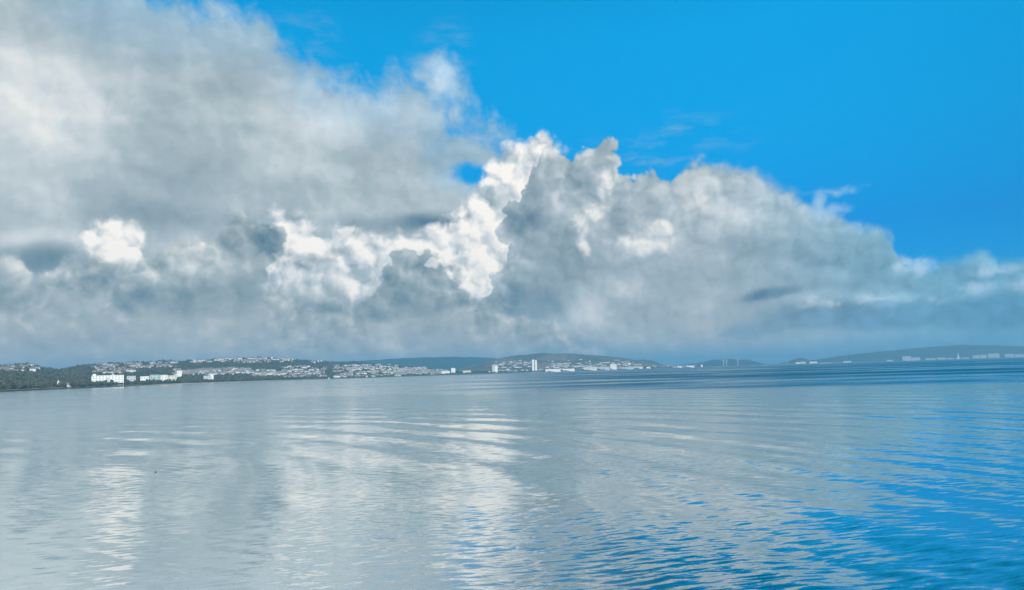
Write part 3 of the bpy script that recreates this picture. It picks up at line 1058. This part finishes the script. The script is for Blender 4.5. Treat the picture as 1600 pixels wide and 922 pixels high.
def block(name, x0, x1, ytop, dshore, hill, label, cat='building', mat=None, depth=22.0, storeys=4, roof='flat', windows=True, group=None, roof_mat=None):
    """a flat- or gable-roofed block whose front spans the photo columns x0..x1, top at ytop"""
    px = (x0 + x1) / 2
    d = float(shore_d(px)) + dshore
    z = ground_z(hill, px, d)
    top = EYE.z + d * elev(px, ytop)
    h = max(top - z, 5.0)
    w = abs(float(azv(x1) - azv(x0))) * d
    e = root(name, px, d, z, label, cat, group)
    rh = 0.0 if roof == 'flat' else min(6.0, h * 0.35)
    wall = MB().box(-w / 2, w / 2, 0, depth, -6, h - rh - 0.5).build('wall', mat or M_WHITE, e)
    if roof == 'flat':
        MB().box(-w / 2 - 0.4, w / 2 + 0.4, -0.4, depth + 0.4, h - 0.5, h).build('roof', roof_mat or M_GREYW, e)
    elif roof == 'gable':
        MB().gable(-w / 2, w / 2, 0, depth, h - rh - 0.5, h, 0.8).build('roof', roof_mat or M_SLATE, e)
    else:                                            # barrel vault
        mb = MB()
        n = 9
        vs = []
        for xx in (-w / 2 - 0.5, w / 2 + 0.5):
            for i in range(n):
                an = math.pi * i / (n - 1)
                vs.append((xx, depth / 2 - (depth / 2 + 0.5) * math.cos(an), h - rh - 0.5 + rh * math.sin(an)))
        mb.add(vs, [(i, i + 1, n + i + 1, n + i) for i in range(n - 1)] + [tuple(range(n)), tuple(range(2 * n - 1, n - 1, -1))])
        mb.build('roof', roof_mat or M_GREYW, e)
    if windows:
        hh = (h - rh - 0.5) / storeys
        nb = max(2, int(w / 9))
        bw = w / nb
        for i in range(nb):
            wm_ = MB().box(-bw * 0.20, bw * 0.20, -0.08, 0.12, 0.0, hh * 0.26).mesh('window') if i == 0 else wm_
            for s in range(storeys):
                o = link('window', wm_, M_GLASS, wall)
                o.location = (-w / 2 + bw * (i + 0.5), 0, hh * (s + 0.38))
    return e, w, h, d


hosp, w, h, d = block('hospital', 143, 193.5, 586.3, 160, town_hill, 'large white flat-roofed hospital block above the shore trees', 'hospital', M_WHITE, 40, 5)
MB().box(-w / 2 + 3, -w / 2 + 12, 6, 16, h, h + 5).build('stair_tower', M_WHITE, hosp)
MB().box(w * 0.12, w * 0.20, 8, 18, h, h + 3.5).build('plant_room', M_GREYW, hosp)
MB().box(-w * 0.05, w * 0.02, -3.0, 0.0, -6, h * 0.8).build('entrance_bay', M_GREYW, hosp)
block('clinic', 198, 212, 587.4, 190, town_hill, 'pale grey low block right next to the white hospital', mat=M_GREYW, storeys=3)
block('glass_hall', 234, 249.5, 585.6, 170, town_hill, 'pale green glass-clad hall between white campus blocks', mat=M_GREEN, storeys=4)
block('teaching_block', 219, 233, 588.0, 200, town_hill, 'low white block left of the green glass hall', mat=M_WHITE, storeys=2)
block('teaching_block', 250.5, 262, 585.8, 180, town_hill, 'white flat-roofed block right of the green glass hall', mat=M_WHITE, storeys=4)
block('teaching_block', 263, 276, 586.6, 200, town_hill, 'wide cream block at the end of the white campus row', mat=M_CREAM, storeys=3)
block('residence_block', 276.5, 284, 579.0, 420, town_hill, 'white upright block standing higher than the campus row', mat=M_WHITE, storeys=6)
e, w, h, d = block('sports_hall', 318, 330, 587.0, 150, town_hill, 'low grey hall with a white end tower above the beach', 'hall', M_GREYW, 30, 2)
MB().box(w / 2 + 0.01, w / 2 + 9, 0, 20, -6, h + 3.5).build('end_tower', M_WHITE, e)

# chapel with a spire among the shore trees
e, w, h, d = block('chapel', 92.5, 97.5, 597.8, 90, town_hill, 'little pale chapel with a pointed spire among dark shore trees', 'chapel', M_GREYW, 14, 1, 'gable')
tw = MB().box(-w / 2 - 4.5, -w / 2 - 0.01, 1, 5.5, -6, h + 1.5).build('tower', M_WHITE, e)
MB().cone((-w / 2 - 2.25, 3.25), 2.9, 0.05, h + 1.5, h + 7.5, 8).build('spire', M_GREYW, tw)
block('boathouse', 104, 113, 598.2, 70, town_hill, 'long pale grey boathouse right of the little chapel', 'boathouse', M_GREYW, 12, 1, 'gable', False)
block('boathouse', 114, 118, 597.6, 90, town_hill, 'short pale grey boathouse at the end of the long one', 'boathouse', M_GREYW, 12, 1, 'gable', False)

# beacon on the water's edge
e = root('beacon', 514, float(shore_d(514)) - 20, 0.0, 'small white beacon standing at the edge of the water under the dark wood', 'beacon')
MB().cone((0, 0), 2.4, 1.8, -1, 8, 12).build('tower', M_WHITE, e)
MB().cone((0, 0), 1.9, 0.3, 8.01, 10.5, 12).build('lantern', M_WHITE, e)

block('flats', 705, 711.5, 575.0, 160, low_plain, 'white block of flats alone at the valley mouth', 'flats', M_WHITE, 20, 7)
block('civic_hall', 690, 703, 579.8, 150, low_plain, 'low white hall left of the lone flats at the valley mouth', 'hall', M_WHITE, 30, 2)
block('civic_hall', 723, 736, 579.0, 150, low_plain, 'pale low hall right of the lone flats at the valley mouth', 'hall', M_CREAM, 30, 2)
e, w, h, d = block('flats', 769, 773.3, 571.4, 130, low_plain, 'pair of joined flats, one face grey and one white', 'flats', M_GREYW, 20, 9)
MB().box(w / 2 + 0.01, w + 0.5 * w, 1, 18, -6, h - 2).build('white_wing', M_WHITE, e)

# the tall white tower on the waterfront
px, d = 835.5, float(shore_d(835)) + 60
z = ground_z(low_plain, px, d)
H = EYE.z + d * elev(px, 562.3) - z
wt = float(azv(839.3) - azv(831.8)) * d
e = root('skyscraper', px, d, z, 'tall slender white tower in two halves on the waterfront below the heath hill', 'tower')
MB().box(-wt / 2, -wt * 0.08, 0, 16, -5, H).build('shaft', M_WHITE, e)
MB().box(wt * 0.10, wt / 2, 2, 16, -5, H - 3).build('shaft', M_WHITE, e)
MB().box(-wt * 0.08 + 0.01, wt * 0.10 - 0.01, 3, 14, -5, H - 5).build('glass_core', M_GLASS, e)
MB().box(-wt / 2 + 1, -wt * 0.12, 3, 13, H, H + 3).build('crown_box', M_GREYW, e)
MB().box(-wt * 0.9, wt * 0.9, -6, 0 - 0.01, -5, 9).build('podium', M_DARK, e)
wmesh = MB().box(-1.6, 1.6, -0.08, 0.1, 0, 1.3).mesh('window')
for s in range(18):
    for xx, yy in ((-wt * 0.29, 0), (wt * 0.30, 2)):
        o = link('window', wmesh, M_GLASS, e)
        o.location = (xx, yy, 10 + s * (H - 16) / 18)

block('quay_shed', 852, 876, 576.6, 40, low_plain, 'long low white quay shed beside the slender tower', 'shed', M_WHITE, 26, 2)
block('quay_shed', 878, 898, 576.0, 45, low_plain, 'long low white quay shed next to a dark gap in the quay', 'shed', M_WHITE, 26, 2)
block('warehouse', 900, 909, 575.2, 50, low_plain, 'dark clad warehouse with a white end on the quay', 'warehouse', M_DARK, 26, 2)
block('apartment_row', 912, 933, 573.6, 60, low_plain, 'cream apartment row between dark warehouse and long white hall', 'apartments', M_CREAM, 22, 4)
block('apartment_row', 934, 952.5, 573.2, 60, low_plain, 'long pale hall joined to the upright white block', 'hall', M_GREYW, 22, 4)
block('mill_block', 953.5, 963.5, 569.0, 60, low_plain, 'upright square white block over the docks at the foot of the hill', 'block', M_WHITE, 28, 8)
block('dock_shed', 968, 990, 573.6, 60, low_plain, 'pale dock shed right of the upright square block', 'shed', M_GREYW, 30, 2)
block('dock_shed', 992, 1004, 572.6, 80, low_plain, 'low cream dock shed under the wooded knoll', 'shed', M_CREAM, 30, 2)
for x0, x1, yt, lb in ((1010, 1016, 572.3, 'small white dock shed past the wooded knoll'), (1030, 1040, 572.2, 'dark dock shed with white neighbour past the knoll'),
                       (1058, 1065, 571.0, 'white dock shed beside the rounded hill'), (1071, 1085, 570.4, 'wide white dock shed left of the wind turbines'),
                       (1095, 1098, 569.0, 'tiny upright white store left of the wind turbines')):
    block('dock_shed', x0, x1, yt, 60, low_plain, lb, 'shed', M_DARK if 'dark' in lb else M_WHITE, 30, 1, 'gable', False)
e = root('dock_crane', 983, float(shore_d(983)) + 50, 3.0, 'thin pale dock crane behind the quay sheds', 'crane')
MB().box(-1.5, 1.5, -1.5, 1.5, -3, 48).build('mast', M_STEEL, e)
MB().box(-8, 30, -1, 1, 44, 46.5).build('jib', M_STEEL, e)


def turbine(px, ytop, label, turn, da):
    d = float(shore_d(px)) + da
    z = ground_z(low_plain, px, d)
    H = EYE.z + d * elev(px, ytop) - z
    e = root('wind_turbine', px, d, z, label, 'wind turbine', 'wind turbines on the far shore')
    MB().cone((0, 0), 3.2, 2.0, -4, H, 12).build('tower', M_STEEL, e)
    MB().box(-2.4, 2.4, -4, 6, H, H + 4.4).build('nacelle', M_STEEL, e)
    hub = MB().cone((0, 0), 2.2, 1.0, -2, 2, 10).build('hub', M_STEEL, e)
    hub.rotation_euler[0] = math.radians(90)
    hub.location = (0, -6, H + 2.2)
    R = H * 0.55
    for k in range(3):
        b = MB()
        b.add([(-0.9, -0.3, 1), (0.9, -0.3, 1), (2.0, 0, R * 0.22), (0.25, 0, R), (-0.25, 0, R), (-1.0, 0, R * 0.2), (0, 0.7, 1), (0, 0.5, R * 0.3)],
              [(0, 1, 2, 5), (5, 2, 3, 4), (1, 6, 7, 2), (6, 0, 5, 7), (2, 7, 3), (7, 5, 4), (7, 4, 3)])
        bl = b.build('blade', M_STEEL, e)
        bl.location = (0, -6.5, H + 2.2)
        bl.rotation_euler[1] = turn + k * 2 * math.pi / 3
        bl.parent = hub
        bl.matrix_parent_inverse = hub.matrix_basis.inverted()


turbine(1130.8, 563.6, 'white wind turbine, first of the close pair before the rounded hill', 0.5, 120)
turbine(1135.6, 564.0, 'white wind turbine, second of the close pair before the rounded hill', 1.2, 260)
turbine(1153.2, 562.2, 'white wind turbine standing by itself before the rounded hill', 0.1, 150)

for x0, x1, yt, lb in ((1243, 1250, 565.4, 'pale shed at the foot of the dark mound'), (1250.5, 1259, 564.6, 'broad pink-grey shed below the dark mound'), (1265, 1277, 564.3, 'bright white shed right of the dark mound'),
                       (1280, 1300, 566.3, 'long low pale shed on the far beach'), (1318, 1330, 563.8, 'white works shed on the far beach below the pale ridge'), (1385, 1395, 562.2, 'tiny white shed left of the arched roof works')):
    block('works_shed', x0, x1, yt, 150, low_plain, lb, 'shed', M_CREAM if 'pink' in lb else M_WHITE, 60, 1, 'gable', False)
e = root('radio_mast', 1230, float(shore_d(1230)) + 100, 3.0, 'thin leaning white mast left of the dark mound', 'mast')
o = MB().cone((0, 0), 3.0, 1.2, -3, 75, 8).build('pole', M_STEEL, e)
o.rotation_euler[1] = math.radians(-12)

# steelworks on the far right shore
block('steelworks', 1410, 1424, 556.6, 260, low_plain, 'big pale arched roof of the steelworks under the far ridge', 'works', M_GREYW, 120, 2, 'vault', False, roof_mat=M_GREYW)
block('steelworks', 1424.5, 1438, 558.6, 240, low_plain, 'lower white arched works hall joined to the big one', 'works', M_GREYW, 120, 2, 'vault', False, roof_mat=M_GREYW)
for x0, x1, yt, lb in ((1446, 1462, 559.6, 'low pale works hall right of the arched roofs'), (1464, 1478, 558.6, 'wide white works hall left of the tall chimney'), (1480, 1490, 559.4, 'small white works hall at the foot of the chimney'),
                       (1502, 1514, 558.5, 'low white works hall right of the tall chimney'), (1520, 1531, 555.0, 'tall grey works block in the right hand works'), (1532, 1542, 554.2, 'white works block behind the shore works'),
                       (1544, 1562, 552.4, 'long white works roof high behind the far shore'), (1570, 1584, 552.9, 'bright white works hall at the far end'), (1585, 1604, 553.6, 'pale grey works hall at the far end')):
    block('works_hall', x0, x1, yt, 300, low_plain, lb, 'works', M_GREYW, 90, 2, 'gable', False, roof_mat=M_GREYW)
px = 1497.5
d = float(shore_d(px)) + 250
e = root('chimney', px, d, 3.0, 'tall white chimney of the works on the far right shore', 'chimney')
H = d * elev(px, 552.3) + 9
MB().cone((0, 0), 13, 8, -3, H, 14).build('shaft', M_STEEL, e)
MB().box(-30, 26, -14, 14, -3, 22).build('base_house', M_WHITE, e)


# ------------------------------------------------------------------ birds
M_GULL = simple('dark_plumage', (0.06, 0.065, 0.07), 0.8)


def bird(px, py, dist, label, bank, span=1.3):
    e = bpy.data.objects.new('flying_bird', None)
    COL.objects.link(e)
    e.location = EYE + pix_dir(px, py) * dist
    e.rotation_euler = (0, bank, 1.1)
    e.empty_display_size = 0.2
    tag(e, label, 'bird', 'birds in flight over the bay')
    b = MB()
    n = 8
    prof = [(-0.30, 0.015), (-0.2, 0.05), (-0.05, 0.085), (0.1, 0.08), (0.2, 0.05), (0.27, 0.05), (0.32, 0.012)]
    vs = [(r * math.cos(2 * math.pi * i / n), x, r * 0.85 * math.sin(2 * math.pi * i / n)) for x, r in prof for i in range(n)]
    fs = [(k * n + i, k * n + (i + 1) % n, (k + 1) * n + (i + 1) % n, (k + 1) * n + i) for k in range(len(prof) - 1) for i in range(n)]
    b.add(vs, fs + [tuple(range(n - 1, -1, -1)), tuple(range((len(prof) - 1) * n, len(prof) * n))])
    b.build('body', M_GULL, e)
    for s in (-1, 1):
        w = MB()
        h = span / 2
        up = [(s * 0.05, 0.12, 0.03), (s * h * 0.45, 0.17, 0.20), (s * h, -0.02, 0.12), (s * h * 0.48, -0.02, 0.17), (s * 0.05, -0.10, 0.02)]
        lo = [(x, y, z - 0.02) for x, y, z in up]
        w.add(up + lo, [(0, 1, 3, 4), (1, 2, 3), (9, 8, 6, 5), (8, 7, 6)] + [(i, 5 + i, 5 + (i + 1) % 5, (i + 1) % 5) for i in range(5)])
        w.build('wing', M_GULL, e)
    t = MB()
    t.add([(-0.04, -0.25, 0.02), (0.04, -0.25, 0.02), (0.11, -0.45, 0.01), (-0.11, -0.45, 0.01), (0, -0.3, -0.02)], [(0, 1, 2, 3), (0, 3, 4), (1, 4, 2), (3, 2, 4), (0, 4, 1)])
    t.build('tail', M_GULL, e)


bird(743.2, 485.7, 330.0, 'small dark bird flying close beside another under the grey cloud', 0.3)
bird(746.2, 486.1, 360.0, 'smaller dark bird just behind the first under the grey cloud', -0.2, 1.1)
bird(615.0, 401.5, 420.0, 'lone dark bird flying before the white cloud', 0.2, 1.2)

# a seabird resting on the water
d = EYE.z * F / (722.5 - 597.0)
a = float(azv(246.5))
e = bpy.data.objects.new('floating_bird', None)
COL.objects.link(e)
e.location = (d * math.sin(a), d * math.cos(a), float(sea_height(np.array(d * math.sin(a)), np.array(d * math.cos(a)))))
e.rotation_euler[2] = 1.3
e.scale = (0.6, 0.6, 0.6)
e.empty_display_size = 0.2
tag(e, 'small dark seabird sitting on the calm water', 'bird')
b = MB()
n = 10
prof = [(-0.30, 0.01, 0.10), (-0.2, 0.07, 0.06), (-0.05, 0.12, 0.05), (0.1, 0.12, 0.05), (0.2, 0.08, 0.06), (0.26, 0.02, 0.08)]
vs = [(r * math.cos(2 * math.pi * i / n), x, zc + r * 0.8 * math.sin(2 * math.pi * i / n)) for x, r, zc in prof for i in range(n)]
fs = [(k * n + i, k * n + (i + 1) % n, (k + 1) * n + (i + 1) % n, (k + 1) * n + i) for k in range(len(prof) - 1) for i in range(n)]
b.add(vs, fs + [tuple(range(n - 1, -1, -1)), tuple(range((len(prof) - 1) * n, len(prof) * n))])
b.build('body', M_GULL, e)
hd = MB().cone((0, 0.21), 0.05, 0.035, 0.10, 0.24, 8)
hd.add([(0.05 * math.cos(k * 0.785), 0.23 + 0.065 * math.sin(k * 0.785), 0.245 + zz) for zz in (0, 0.06) for k in range(8)] , [(k, (k + 1) % 8, 8 + (k + 1) % 8, 8 + k) for k in range(8)] + [tuple(range(8, 16)), tuple(range(7, -1, -1))])
hd = hd.build('head', M_GULL, e)
MB().add([(-0.015, 0.29, 0.27), (0.015, 0.29, 0.27), (0, 0.29, 0.295), (0, 0.37, 0.262)], [(0, 1, 3), (1, 2, 3), (2, 0, 3), (0, 2, 1)]).build('beak', M_GULL, hd)

# ------------------------------------------------------------------ haze over the bay
HAZE = 9.5e-5


def build_haze():
    mb = MB().box(-24000, 24000, -2000, 32000, -8, 335)
    mt, n, o = material('haze')
    v = n.nodes.new('ShaderNodeVolumePrincipled')
    v.inputs['Color'].default_value = (0.24, 0.58, 0.84, 1)
    v.inputs['Density'].default_value = HAZE
    v.inputs['Anisotropy'].default_value = 0.0
    n.links.new(v.outputs[0], o.inputs['Volume'])
    tag(mb.build('haze', mt), 'thin pale haze over the bay', kind='stuff')


build_haze()
